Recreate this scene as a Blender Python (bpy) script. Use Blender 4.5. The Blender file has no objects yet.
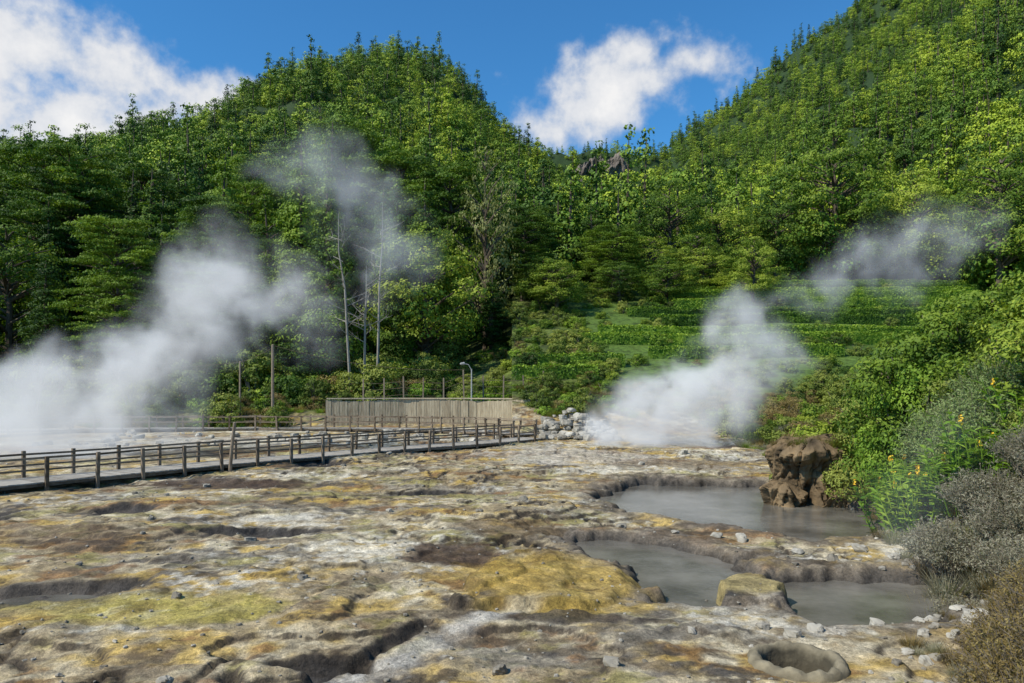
import bpy, math, numpy as np
from mathutils import Vector
rng=np.random.default_rng(7)
scene=bpy.context.scene
scene.view_settings.view_transform='Standard'
try: scene.view_settings.look='None'
except: pass
scene.view_settings.exposure=0
# ---------------------------------------------------------------- noise
_perm=np.random.default_rng(3).permutation(256); _perm=np.concatenate([_perm,_perm])
_ga=np.random.default_rng(4).uniform(0,2*np.pi,256); _gx=np.cos(_ga); _gy=np.sin(_ga)
def perlin(x,y):
    xi=np.floor(x).astype(int); yi=np.floor(y).astype(int); xf=x-xi; yf=y-yi
    xi&=255; yi&=255
    u=xf*xf*xf*(xf*(xf*6-15)+10); v=yf*yf*yf*(yf*(yf*6-15)+10)
    def g(ix,iy,dx,dy):
        h=_perm[_perm[ix&255]+(iy&255)]; return _gx[h]*dx+_gy[h]*dy
    a=g(xi,yi,xf,yf); b=g(xi+1,yi,xf-1,yf); c=g(xi,yi+1,xf,yf-1); d=g(xi+1,yi+1,xf-1,yf-1)
    return ((a+(b-a)*u)+((c+(d-c)*u)-(a+(b-a)*u))*v)*1.5
def fbm(x,y,o=5,g=0.5,l=2.03):
    s=0;a=1;n=0
    for i in range(o):
        s=s+a*perlin(x+17.3*i,y-9.1*i); n+=a; a*=g; x=x*l; y=y*l
    return s/n*1.6
def ss(x,a,b):
    t=np.clip((x-a)/(b-a),0,1); return t*t*(3-2*t)
def sdpoly(x,y,P):
    d=np.full(np.shape(x),1e9); s=np.ones(np.shape(x)); n=len(P)
    for i in range(n):
        ax,ay=P[i]; bx,by=P[i-1]
        ex,ey=bx-ax,by-ay; wx,wy=x-ax,y-ay
        t=np.clip((wx*ex+wy*ey)/(ex*ex+ey*ey),0,1)
        d=np.minimum(d,(wx-ex*t)**2+(wy-ey*t)**2)
        c1=y>=ay; c2=y<by; c3=ex*wy>ey*wx
        flip=(c1&c2&c3)|(~c1&~c2&~c3)
        s=np.where(flip,-s,s)
    return s*np.sqrt(d)
WL=-.40
POOLS=[[(3.3,28.7),(5.5,32.5),(10.4,31.5),(11.5,27),(12.3,25),(10.8,20.9),(8,20.4),(6.5,22.5),(4.0,24.4)],
       [(1.4,20.6),(3.9,20.6),(5.5,18.0),(5.0,16.4),(4.0,15.6),(3.7,13.9),(2.8,14.2),(3.0,16.6),(2.3,18.4)],
       [(5.3,14.6),(6.3,16.5),(7.8,16.2),(9.2,16.3),(9.1,14.5),(7.3,13.0),(5.5,13.1)]]
def poold(x,y):
    d=1e9*np.ones(np.shape(x))
    for P in POOLS: d=np.minimum(d,sdpoly(x,y,P))
    return d+0.55*fbm(x*.8,y*.8,5)
PITS=[(-6.7,20,1.9,1.0,.35),(-8.9,14.3,1.7,.8,.35),(-12.2,23,1.1,.8,.3),(-2.6,10.6,.9,.3,.2),(-16.5,22.5,1.6,1,.25),(-9.5,36,1.5,1.5,.3),(-3,28,1.6,.8,.2)]
def pitd(x,y):
    d=9*np.ones(np.shape(x))
    n=.45*fbm(x*.9+5,y*.9,5)
    for a,b,rx,ry,h in PITS: d=np.minimum(d,np.hypot((x-a)/rx,(y-b)/ry)+n)
    return d
LEDGE=[(-.9,13.0),(1.2,13.3),(2.4,14.6),(2.4,16.6),(1.3,18.2),(0,17.2),(-.8,15)]
ISLE=[(4.0,13.9),(5.1,13.8),(5.5,15.0),(5.0,15.7),(4.3,15.3)]
BAS=(4.15,10.75)
def crk(x,y):
    return np.abs(x-np.interp(y,[7,9,10,11,12,12.8],[-3.6,-3.15,-2.75,-2.2,-1.6,-1.2]))+.12*fbm(x*1.5,y*1.5,4)+9*ss(y,12.4,13)
def xb(y): return np.interp(y,[0,8,10,14,18,22,28,35,45,52,58],[4.2,5.3,6.3,8.6,10.1,11.8,13.5,14.8,15.5,14.5,12])
def zv(y): return np.interp(y,[48,55,65,80,95,110,125,150,200,300,400,500,560,600,700,900],[.2,1.2,3.6,8.2,12.6,17,20,28,43,70,98,128,154,186,192,190])
def H(x,y,fine=True):
    x=np.asarray(x,float); y=np.asarray(y,float)
    # mineral field
    t=fbm(x*.13+3,y*.19,3)*2.2+.16*fbm(x*1.1,y*1.1,4); fr=t-np.floor(t)
    terr=(np.floor(t)+ss(fr,.0,.16)+.25*fr)*.10
    f=terr+.06*fbm(x*.5,y*.5,3)
    f=f-.22*np.exp(-((x-6)/6)**2-((y-20)/11)**2)
    f=f+.25*ss(y,30,45)*np.exp(-((x+8)/14)**2)
    f=f+.045*fbm(x*1.7,y*1.7,4)+.026*fbm(x*6,y*6,3)
    rill=np.abs(fbm(x*.30+8,y*.16+2,4)); rm=ss(fbm(x*.1+40,y*.1,2),-.1,.25); f=f-.12*(1-ss(rill,.0,.035))*rm
    f=f-.16*(1-ss(crk(x,y),.02,.22))
    led=sdpoly(x,y,LEDGE)+.35*fbm(x*1.2,y*1.2,5); f=f+.22*(1-ss(led,-.10,.08))
    isl=sdpoly(x,y,ISLE)+.25*fbm(x*1.5,y*1.5,4)
    pt=pitd(x,y); f=f-.24*(1-ss(pt,.6,1.05))
    pd=poold(x,y); f=np.where(pd<2.2,f+( -.16-f)*(1-ss(pd,.2,2.2))*.75,f); f=f+.06*np.exp(-((pd-.75)/.3)**2); f=np.where(pd<1.2,f+( -.8-f)*(1-ss(pd,-.3,.4)),f)
    f=f+(.05+.05*fbm(x*2,y*2,4)-f)*(1-ss(isl,-.08,.10))
    bd=np.hypot(x-BAS[0],y-BAS[1]); f=f+(-.05-f)*(1-ss(bd,.7,1.5))-.5*(1-ss(bd,.45,.62))
    f=f+2.3*(1-ss(y,2.5,8))
    # right bank
    d=x-xb(y)-.7*fbm(x*.3,y*.3,3)
    bank=ss(d,-.4,4.2)*np.interp(y,[0,8,14,22,30,38,48,55],[2.4,1.6,2.3,3.2,3.0,1.9,1.3,1.2])
    bank=bank+np.maximum(0,d-4)*.10*ss(d,3,8)*(1-.7*ss(y,28,40))
    near=np.where(bank>.02,f*(1-ss(bank,0,.6))+ss(bank,0,.6)*(bank+.35*f),f)
    # back terrain
    zl=np.interp(y,[50,58,62.5,64.5,75,90,110,150,200,300,900],[0,.3,.6,1.5,3,5,8,14,22,35,60])
    zr=zv(y)
    m=ss(x,np.interp(y,[60,90],[4,-15]),14+0*y)
    back=zl*(1-m)+zr*m
    H1=np.interp(x,[-600,-400,-300,-250,-168,-142,-105,-66,-40,-23,-1,26,50,80,150],[50,60,80,100,130,145,164,178,170,158,134,103,80,60,40])
    S=np.interp(y,[100,130,250,400,470,600,900],[0,.1,.52,1,.95,.5,.3])
    h1=H1*S
    xt=74+.065*y
    dd=x-xt; h2=zv(y)+.72*np.where(dd>0,dd,0)*ss(dd,-1,25)
    h2=np.minimum(h2,zv(y)+300)
    BR=np.interp(x,[-900,-500,-400,-366,-333,-250,0,60,140,400],[120,190,225,231,222,180,180,190,195,240])*np.exp(-((y-700)/170)**2)
    BR=BR*np.where(x>0,ss(y,570,640),1)
    far=np.maximum(np.maximum(back,h1*ss(y,100,140)),np.maximum(np.where(x>0,h2,h2*ss(y,200,420)),BR*ss(y,350,500)))
    u=x/np.maximum(y,1)
    wed=ss(u,.05,.085)*(1-ss(u,.165,.2))*ss(y,250,330)*(1-ss(y,572,590))
    nz=14*fbm(x/70,y/70,4)+np.where(y<560,7*np.abs(fbm(x/38+5,y/60,3)),0)
    far=far+ss(y,140,260)*nz*(1-wed)
    far=np.where(wed>0,far*(1-wed)+wed*np.minimum(far,zv(y)),far)
    k=ss(y,46,60)
    z=near*(1-k)+k*np.maximum(far,near*.6)
    z=np.where(y<0,near*0+np.where(x>xb(0*y),2.5,2.3),z)
    return z
# ---------------------------------------------------------------- mesh builder
class MB:
    def __init__(s): s.v=[];s.q=[];s.m=[];s.t=[];s.n=0
    def quads(s,Q,mat=0,tint=None):
        Q=np.asarray(Q,float); N=len(Q)
        if N==0: return
        s.v.append(Q.reshape(-1,3)); s.q.append(np.arange(N*4).reshape(-1,4)+s.n); s.n+=N*4
        s.m.append(np.full(N,mat))
        if tint is None: tint=np.full(N,.5)
        s.t.append(np.repeat(tint,4))
    def raw(s,V,Q,mat=0,tint=.5):
        V=np.asarray(V,float);Q=np.asarray(Q,int)
        s.v.append(V); s.q.append(Q+s.n); s.n+=len(V); s.m.append(np.full(len(Q),mat)); s.t.append(np.full(len(V),tint) if np.isscalar(tint) else tint)
    def tube(s,P,R,sides=6,mat=0,tint=.5):
        P=np.asarray(P,float); n=len(P); V=[]
        w=2*math.pi*np.arange(sides)/sides; cw=np.cos(w)[:,None]; sw=np.sin(w)[:,None]
        for i in range(n):
            d=P[min(i+1,n-1)]-P[max(i-1,0)]; d=d/(np.linalg.norm(d)+1e-9)
            a=np.array([d[1],-d[0],0.]) if abs(d[2])<.9 else np.array([0.,d[2],-d[1]]); a/=np.linalg.norm(a); b=np.array([d[1]*a[2]-d[2]*a[1],d[2]*a[0]-d[0]*a[2],d[0]*a[1]-d[1]*a[0]])
            V.append(P[i]+R[i]*(cw*a+sw*b))
        Q=[[i*sides+k,i*sides+(k+1)%sides,(i+1)*sides+(k+1)%sides,(i+1)*sides+k] for i in range(n-1) for k in range(sides)]
        s.raw(np.concatenate(V),Q,mat,tint)
    def box(s,c,ax,ay,az,mat=0,tint=.5):
        c=np.array(c,float);ax,ay,az=[np.array(a,float)/2 for a in (ax,ay,az)]
        V=[c+i*ax+j*ay+k*az for k in(-1,1) for j in(-1,1) for i in(-1,1)]
        s.raw(V,[[0,2,3,1],[4,5,7,6],[0,1,5,4],[2,6,7,3],[0,4,6,2],[1,3,7,5]],mat,tint)
    def mesh(s,name,mats,smooth=False):
        V=np.concatenate(s.v);Q=np.concatenate(s.q);M=np.concatenate(s.m);T=np.concatenate(s.t)
        me=bpy.data.meshes.new(name)
        me.vertices.add(len(V)); me.vertices.foreach_set('co',V.astype(np.float32).ravel())
        me.loops.add(len(Q)*4); me.loops.foreach_set('vertex_index',Q.astype(np.int32).ravel())
        me.polygons.add(len(Q)); me.polygons.foreach_set('loop_start',np.arange(0,len(Q)*4,4,dtype=np.int32))
        me.polygons.foreach_set('material_index',M.astype(np.int32))
        me.polygons.foreach_set('use_smooth',np.full(len(Q),smooth))
        a=me.attributes.new('tint','FLOAT','POINT'); a.data.foreach_set('value',T.astype(np.float32))
        for m in mats: me.materials.append(m)
        me.update(calc_edges=True)
        return me
    def obj(s,name,mats,smooth=False,loc=(0,0,0),parent=None):
        o=bpy.data.objects.new(name,s.mesh(name,mats,smooth)); o.location=loc
        scene.collection.objects.link(o)
        if parent: o.parent=parent
        return o
def addobj(name,me,loc=(0,0,0),scale=1,rz=0):
    o=bpy.data.objects.new(name,me); scene.collection.objects.link(o); o.location=loc
    o.scale=(scale,)*3 if np.isscalar(scale) else scale; o.rotation_euler=(0,0,rz); return o
def empty(name,loc=(0,0,0)):
    o=bpy.data.objects.new(name,None); scene.collection.objects.link(o); o.location=loc; return o
def nrm(a): return a/(np.linalg.norm(a,axis=-1,keepdims=True)+1e-9)
def leafquads(C,O,size,asp=.55,jit=.7,up=.3,r=rng):
    N=len(C); n=nrm(O+jit*r.normal(size=(N,3))+np.array([0,0,up]))
    t=nrm(np.cross(n,r.normal(size=(N,3)))); b=np.cross(n,t)
    s=(size*r.uniform(.6,1.35,N))[:,None]*.5
    return np.stack([C-t*s,C+b*s*asp,C+t*s,C-b*s*asp],1)
# ---------------------------------------------------------------- materials
def newmat(name):
    m=bpy.data.materials.new(name); m.use_nodes=True; nt=m.node_tree; nt.nodes.clear()
    return m,nt,nt.nodes.new('ShaderNodeOutputMaterial')
def N(nt,t,**k):
    n=nt.nodes.new(t)
    for a,b in k.items(): setattr(n,a,b)
    return n
def math_(nt,op,a,b=None,c=None,clamp=False):
    n=nt.nodes.new('ShaderNodeMath'); n.operation=op; n.use_clamp=clamp
    for i,v in enumerate((a,b,c)):
        if v is None: continue
        if isinstance(v,(int,float)): n.inputs[i].default_value=v
        else: nt.links.new(v,n.inputs[i])
    return n.outputs[0]
def mixc(nt,f,a,b,blend='MIX'):
    n=nt.nodes.new('ShaderNodeMix'); n.data_type='RGBA'; n.blend_type=blend
    def s(v,i):
        if isinstance(v,(int,float)): n.inputs[i].default_value=v
        elif isinstance(v,tuple): n.inputs[i].default_value=(*v[:3],1)
        else: nt.links.new(v,n.inputs[i])
    s(f,0);s(a,6);s(b,7); return n.outputs[2]
def foliage(name,dark,mid,light,trans=.22,rand=.55,nscale=.15):
    m,nt,out=newmat(name)
    at=N(nt,'ShaderNodeAttribute',attribute_name='tint'); oi=N(nt,'ShaderNodeObjectInfo'); ge=N(nt,'ShaderNodeNewGeometry')
    no=N(nt,'ShaderNodeTexNoise'); no.inputs['Scale'].default_value=nscale; no.inputs['Detail'].default_value=1; nt.links.new(ge.outputs['Position'],no.inputs['Vector'])
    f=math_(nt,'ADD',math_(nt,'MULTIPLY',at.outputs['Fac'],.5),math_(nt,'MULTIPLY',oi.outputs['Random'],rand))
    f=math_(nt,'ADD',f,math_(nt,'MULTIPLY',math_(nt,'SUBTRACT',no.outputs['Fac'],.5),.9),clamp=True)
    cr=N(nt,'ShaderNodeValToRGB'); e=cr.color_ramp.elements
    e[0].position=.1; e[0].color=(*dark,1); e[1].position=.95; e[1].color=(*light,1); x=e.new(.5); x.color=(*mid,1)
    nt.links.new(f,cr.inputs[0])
    p=N(nt,'ShaderNodeBsdfPrincipled'); p.inputs['Roughness'].default_value=.6; p.inputs['Specular IOR Level'].default_value=.2
    nt.links.new(cr.outputs[0],p.inputs['Base Color'])
    if trans<=0:
        nt.links.new(p.outputs[0],out.inputs[0]); return m
    t=N(nt,'ShaderNodeBsdfTranslucent'); nt.links.new(mixc(nt,1.0,cr.outputs[0],(1.3,1.4,.5),'MULTIPLY'),t.inputs[0])
    mx=N(nt,'ShaderNodeMixShader'); mx.inputs[0].default_value=trans
    nt.links.new(p.outputs[0],mx.inputs[1]); nt.links.new(t.outputs[0],mx.inputs[2]); nt.links.new(mx.outputs[0],out.inputs[0])
    return m
def rough(name,c1,c2,scale=3,bump=.3,ro=.85,detail=8,stretch=(1,1,1),dist=.1):
    m,nt,out=newmat(name)
    tc=N(nt,'ShaderNodeTexCoord'); mp=N(nt,'ShaderNodeMapping'); mp.inputs['Scale'].default_value=stretch
    nt.links.new(tc.outputs['Object'],mp.inputs[0])
    no=N(nt,'ShaderNodeTexNoise'); no.inputs['Scale'].default_value=scale; no.inputs['Detail'].default_value=detail; nt.links.new(mp.outputs[0],no.inputs['Vector'])
    at=N(nt,'ShaderNodeAttribute',attribute_name='tint')
    f=math_(nt,'ADD',math_(nt,'MULTIPLY',math_(nt,'SUBTRACT',no.outputs['Fac'],.5),1.8),at.outputs['Fac'],clamp=True)
    p=N(nt,'ShaderNodeBsdfPrincipled'); p.inputs['Roughness'].default_value=ro; p.inputs['Specular IOR Level'].default_value=.25
    nt.links.new(mixc(nt,f,c1,c2),p.inputs['Base Color'])
    b=N(nt,'ShaderNodeBump'); b.inputs['Strength'].default_value=bump; b.inputs['Distance'].default_value=dist
    nt.links.new(no.outputs['Fac'],b.inputs['Height']); nt.links.new(b.outputs[0],p.inputs['Normal'])
    nt.links.new(p.outputs[0],out.inputs[0]); return m
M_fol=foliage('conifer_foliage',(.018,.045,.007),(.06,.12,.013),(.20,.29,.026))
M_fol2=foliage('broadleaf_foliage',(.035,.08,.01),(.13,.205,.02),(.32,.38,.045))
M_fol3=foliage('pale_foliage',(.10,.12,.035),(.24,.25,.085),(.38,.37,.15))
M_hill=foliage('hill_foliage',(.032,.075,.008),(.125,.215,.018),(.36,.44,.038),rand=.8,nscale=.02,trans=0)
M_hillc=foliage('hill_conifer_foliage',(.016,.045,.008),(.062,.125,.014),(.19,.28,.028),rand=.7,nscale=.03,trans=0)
M_hedge=foliage('hedge_foliage',(.04,.09,.01),(.15,.255,.025),(.30,.41,.045),nscale=.4)
M_shr=foliage('shrub_foliage',(.045,.075,.013),(.13,.18,.028),(.27,.30,.06),rand=.7)
M_brn=foliage('dry_shrub_foliage',(.08,.06,.025),(.22,.16,.055),(.33,.27,.10),rand=.6,nscale=.5)
M_gry=foliage('heather_foliage',(.18,.17,.12),(.34,.32,.23),(.5,.48,.36),rand=.3,nscale=1.5,trans=.3)
M_grn=foliage('heath_foliage',(.09,.14,.045),(.20,.27,.09),(.32,.38,.15),nscale=.8)
M_gin=foliage('ginger_foliage',(.06,.13,.015),(.17,.30,.03),(.31,.42,.055),trans=.3,nscale=1.2)
M_bark=rough('bark',(.05,.038,.026),(.14,.11,.08),2)
M_pale=rough('pale_bark',(.18,.16,.13),(.34,.31,.27),2)
M_metal=rough('lamp_paint',(.25,.25,.24),(.4,.4,.38),2,.1,.5)
M_twig=rough('twig_bark',(.12,.10,.075),(.25,.21,.16),6)
M_wood=rough('weathered_wood',(.085,.062,.04),(.27,.21,.15),5,.2)
M_deck=rough('deck_planks',(.22,.20,.17),(.40,.375,.33),3,.15)
M_wall=rough('plank_wall',(.24,.19,.125),(.46,.39,.27),2.5,.3,stretch=(3,3,.6))
M_rock=rough('pale_rock',(.18,.16,.125),(.48,.45,.38),2.2,.6)
M_rockd=rough('earth_rock',(.025,.018,.011),(.30,.21,.115),1.3,1.0,dist=.35)
M_cliff=rough('cliff_rock',(.05,.042,.036),(.30,.245,.20),.10,1.0,dist=1.5)
M_conc=rough('basin_stone',(.07,.06,.04),(.28,.24,.16),4,.6)
M_flow=rough('yellow_petals',(.75,.42,.02),(.8,.55,.05),3,.0)
# ---------------------------------------------------------------- ground
def lines(segs):
    out=[segs[0][0]]
    for a,b,s0,s1 in segs:
        x=a
        while x<b-1e-6:
            t=(x-a)/(b-a); x=x+s0*(s1/s0)**t; out.append(min(x,b))
    return np.unique(np.array(out))
xs=lines([(-2500,-700,400,60),(-700,-40,25,3.5),(-40,-14,.9,.14),(-14,-3,.14,.06),(-3,12,.06,.065),(12,22,.08,.25),(22,60,.3,1.5),(60,700,2,12),(700,2500,60,400)])
ys=lines([(-800,-20,150,8),(-20,7,3,.4),(7,20,.045,.07),(20,36,.07,.13),(36,60,.13,.3),(60,140,.35,1.2),(140,760,2,7),(760,4000,40,400)])
X,Y=np.meshgrid(xs,ys); Z=H(X,Y)
def h1v(x,y):
    i=min(max(int(np.searchsorted(xs,x))-1,0),len(xs)-2); j=min(max(int(np.searchsorted(ys,y))-1,0),len(ys)-2)
    a=(x-xs[i])/(xs[i+1]-xs[i]); b=(y-ys[j])/(ys[j+1]-ys[j])
    return float((Z[j,i]*(1-a)+Z[j,i+1]*a)*(1-b)+(Z[j+1,i]*(1-a)+Z[j+1,i+1]*a)*b)
nx,ny=len(xs),len(ys)
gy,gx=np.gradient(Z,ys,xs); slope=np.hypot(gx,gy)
def C(r,g,b): return np.array([r,g,b])[None,None,:]
def lerp(a,b,f): return a+(b-a)*f[...,None]
n1=fbm(X*.18,Y*.25,5); n2=fbm(X*.4+20,Y*.5+4,5); n3=fbm(X*1.3+3,Y*1.3,5); n4=fbm(X*.12-7,Y*.3+30,5); n5=fbm(X*3,Y*3,3); n6=fbm(X*.25-17,Y*.4+60,6,.6); n7=fbm(X*.5-37,Y*.9+10,6,.65); n8=fbm(X*.22+77,Y*.5-10,6,.65)
col=lerp(C(.34,.265,.15),C(.52,.45,.31),ss(n1+.4*n3,-.35,.45))
col=lerp(col,C(.43,.285,.055),.8*ss(n2+.4*n3,.05,.45))
col=lerp(col,C(.26,.23,.06),.7*ss(-n2+.35*n5,.12,.45))
col=lerp(col,C(.22,.20,.165),.7*ss(-n6+.3*n3,.1,.45))
col=lerp(col,C(.21,.11,.04),.8*ss(n4+.45*n3,.25,.5))
col=lerp(col,C(.075,.055,.036),.85*ss(n6+.35*n5,.34,.5))
col=lerp(col,C(.14,.105,.065),.75*ss(n7,.22,.42))
col=lerp(col,C(.09,.08,.07),.75*ss(n8+.2*n5,.28,.45))
col=lerp(col,C(.64,.60,.50),.6*ss(n4*-1+.5*n5,.34,.58))
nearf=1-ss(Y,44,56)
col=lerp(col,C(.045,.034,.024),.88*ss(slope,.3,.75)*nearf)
rill=np.abs(fbm(X*.30+8,Y*.16+2,4)); rm=ss(fbm(X*.1+40,Y*.1,2),-.1,.25); col=lerp(col,C(.06,.047,.033),.8*(1-ss(rill,.008,.045))*nearf*rm)
pt=pitd(X,Y); col=lerp(col,C(.042,.038,.035),.93*(1-ss(pt,.75,1.25)))
pd=poold(X,Y); col=lerp(col,C(.17,.14,.105),.75*(1-ss(pd+.4*n3,.3,1.5))); col=lerp(col,C(.05,.045,.04),.9*(1-ss(pd+.15*n3,.05,.45)))
for a,b,rx,ry,cc,s in [(-1.2,17.3,1.6,1.4,C(.08,.048,.028),.92),(-.2,21,1.7,1.2,C(.15,.10,.045),.75),(-11.5,29.5,3.4,1.6,C(.065,.04,.026),.92),(.8,15.0,2.4,2.2,C(.42,.285,.06),.75),(-6.5,13,2.5,1.2,C(.38,.31,.06),.6),(0.6,12.6,2.2,.35,C(.055,.04,.028),.85),(-9.5,14.2,3.0,1.2,C(.09,.075,.06),.6),(-12.5,19,3,1.3,C(.14,.095,.055),.45),(-7.5,24.5,2.5,1.2,C(.12,.10,.07),.5),
                       (8.7,15.0,1.9,1.3,C(.065,.06,.055),.9),(4.7,14.9,.8,1.0,C(.38,.30,.12),.7),(3.5,40,6,5,C(.48,.43,.35),.6),(9,37,5,2.5,C(.17,.12,.065),.7),(-18,50,14,6,C(.46,.43,.36),.7),(BAS[0],BAS[1],.5,.5,C(.03,.025,.02),1.)]:
    d=np.hypot((X-a)/rx,(Y-b)/ry)+(.45*n2+.3*n3 if rx>.6 else 0); col=lerp(col,cc,s*(1-ss(d,.6,1.1)))
# pale dried trickle and dark wet channel
tx=np.interp(Y,[8,10,11,12,13,14],[-2.7,-2.1,-1.6,-.8,0.,1.0]); td=np.abs(X-tx)+.2*n3
col=lerp(col,C(.48,.45,.39),.7*(1-ss(td,.12,.5))*(1-ss(Y,12.5,14)))
col=lerp(col,C(.04,.033,.026),.92*(1-ss(crk(X,Y)+.05*n5,.1,.3)))
veg=np.maximum(ss(X-xb(Y)+.9*n2,.6,2.0),ss(Y+2*n1-np.interp(X,[-5,2],[0,-4.5]),62,66)); veg=np.where(Y<0,1,veg)
vc=lerp(C(.045,.065,.016),C(.12,.16,.032),ss(n2+.4*n3,-.3,.4)); vc=lerp(vc,C(.15,.11,.055),.6*ss(n1+.2*n3,.1,.5)*(1-ss(Y,60,75)))
lawn=ss(X,4,10)*(1-ss(X,80,90))*ss(Y,62,70)*(1-ss(Y,125,135)); vc=lerp(vc,C(.085,.15,.022),.8*lawn)
hf=ss(Y,128,150); vc=lerp(vc,C(.022,.048,.01),hf)
col=lerp(col,vc,veg)
Vv=np.stack([X,Y,Z],-1).reshape(-1,3); idx=np.arange(nx*ny).reshape(ny,nx)
Q=np.stack([idx[:-1,:-1],idx[:-1,1:],idx[1:,1:],idx[1:,:-1]],-1).reshape(-1,4)
mb=MB(); mb.raw(Vv,Q)
M_ground,nt,out=newmat('mineral_ground')
at=N(nt,'ShaderNodeAttribute',attribute_name='gcol'); ge=N(nt,'ShaderNodeNewGeometry')
def noise(nt,vec,sc,de=6,ro=.6):
    n=N(nt,'ShaderNodeTexNoise'); n.inputs['Scale'].default_value=sc; n.inputs['Detail'].default_value=de; n.inputs['Roughness'].default_value=ro; nt.links.new(vec,n.inputs['Vector']); return n.outputs['Fac']
def mrange(nt,v,a,b,c=0.,d=1.):
    m=N(nt,'ShaderNodeMapRange'); nt.links.new(v,m.inputs[0])
    for i,q in enumerate((a,b,c,d)): m.inputs[i+1].default_value=q
    return m.outputs[0]
a1=noise(nt,ge.outputs['Position'],2.2,9,.65); a2=noise(nt,ge.outputs['Position'],14,6,.7); a3=noise(nt,ge.outputs['Position'],.8,8,.65); a4=noise(nt,ge.outputs['Position'],45,3,.6)
f=math_(nt,'MULTIPLY',mrange(nt,a1,.3,.7,.45,1.55),mrange(nt,a2,.3,.7,.55,1.45)); f=math_(nt,'MULTIPLY',f,mrange(nt,a4,.3,.7,.7,1.3))
c=mixc(nt,1.0,at.outputs['Color'],f,'MULTIPLY')
c=mixc(nt,math_(nt,'MULTIPLY',mrange(nt,a3,.53,.60),.6),c,mixc(nt,1.0,c,(.42,.36,.28),'MULTIPLY'))
p=N(nt,'ShaderNodeBsdfPrincipled'); p.inputs['Roughness'].default_value=.8; p.inputs['Specular IOR Level'].default_value=.3
nt.links.new(c,p.inputs['Base Color'])
hh=math_(nt,'ADD',a1,math_(nt,'MULTIPLY',a2,.35)); hh=math_(nt,'ADD',hh,math_(nt,'MULTIPLY',a4,.1))
b=N(nt,'ShaderNodeBump'); b.inputs['Strength'].default_value=.85; b.inputs['Distance'].default_value=.10
nt.links.new(hh,b.inputs['Height']); nt.links.new(b.outputs[0],p.inputs['Normal']); nt.links.new(p.outputs[0],out.inputs[0])
g=mb.obj('ground',[M_ground],True)
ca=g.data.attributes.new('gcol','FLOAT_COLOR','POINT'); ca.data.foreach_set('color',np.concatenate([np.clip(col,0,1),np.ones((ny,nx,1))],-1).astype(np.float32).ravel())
# ---------------------------------------------------------------- mud pools
M_mud,nt,out=newmat('mud_water')
p=N(nt,'ShaderNodeBsdfPrincipled'); p.inputs['Roughness'].default_value=.12; p.inputs['IOR'].default_value=1.33
ge=N(nt,'ShaderNodeNewGeometry'); a=noise(nt,ge.outputs['Position'],.6,5); nt.links.new(mixc(nt,mrange(nt,a,.35,.65),(.09,.083,.068),(.21,.195,.165)),p.inputs['Base Color'])
a=noise(nt,ge.outputs['Position'],7,4); b=N(nt,'ShaderNodeBump'); b.inputs['Strength'].default_value=.25; b.inputs['Distance'].default_value=.03
nt.links.new(a,b.inputs['Height']); nt.links.new(b.outputs[0],p.inputs['Normal']); nt.links.new(p.outputs[0],out.inputs[0])
for ip,P in enumerate(POOLS):
    P=np.array(P); cx,cy=(P.max(0)+P.min(0))/2; mb=MB(); R2=P.max(0)-P.min(0); n=48
    V=[]; 
    for q in np.linspace(0,1,6):
        for k in range(n): V.append((cx+q*(R2[0]/2+.6)*math.cos(2*math.pi*k/n)*1.12,cy+q*(R2[1]/2+.6)*math.sin(2*math.pi*k/n)*1.12,WL+.004*ip))
    QQ=[[i*n+k,i*n+(k+1)%n,(i+1)*n+(k+1)%n,(i+1)*n+k] for i in range(5) for k in range(n)]
    mb.raw(V,QQ); mb.obj('mud_pool',[M_mud],True)
mb=MB(); V=[(-8.9+1.0*q*math.cos(k*math.pi/16),14.3+.45*q*math.sin(k*math.pi/16),h1v(-8.9,14.3)+.03) for q in(0,1) for k in range(32)]
mb.raw(V,[[k,(k+1)%32,32+(k+1)%32,32+k] for k in range(32)]); mb.obj('puddle',[M_mud])
# ---------------------------------------------------------------- tree prototypes
def crown(mb,prof,h0,h1,nc,rc,nl,ls,mat,r,flat=.6,asp=.55,inner=.55,limbs=0,bark=0,drop=.3):
    cs=[]
    ph=r.uniform(0,6.28,4); pm=max(prof(.1),prof(.3),prof(.5),prof(.7))
    while len(cs)<nc:
        t=r.uniform(); R=prof(t)
        if r.uniform()>(R/pm)+.08: continue
        a=r.uniform(0,2*math.pi); k=1+.22*math.sin(2*a+ph[0]+5*t)+.18*math.sin(3*a+ph[1]-9*t)
        q=r.uniform(inner,1.0)*R*k
        cs.append((q*math.cos(a),q*math.sin(a),h0+(h1-h0)*t))
    cs=np.array(cs)
    for c in cs:
        R=rc*r.uniform(.6,1.35)*(1-.35*(c[2]-h0)/(h1-h0)); n=int(nl*(R/rc)**2)
        d=nrm(r.normal(size=(n,3))); d=d[(d[:,2]>-.35)|(r.uniform(size=n)<drop)]; n=len(d)
        pos=c+d*np.array([1,1,flat])*R*r.uniform(.55,1.05,n)[:,None]
        rad=nrm(np.array([c[0],c[1],.15*R])[None,:])
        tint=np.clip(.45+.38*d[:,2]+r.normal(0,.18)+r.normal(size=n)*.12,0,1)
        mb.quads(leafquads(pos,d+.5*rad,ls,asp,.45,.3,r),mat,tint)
    for c in cs[:limbs]:
        z0=max(h0*.6,c[2]-.35*math.hypot(c[0],c[1])-.5)
        mb.tube([(0,0,z0),(c[0]*.5,c[1]*.5,(z0+c[2])/2+.2),tuple(c)],[.16,.09,.04],5,bark)
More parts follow.
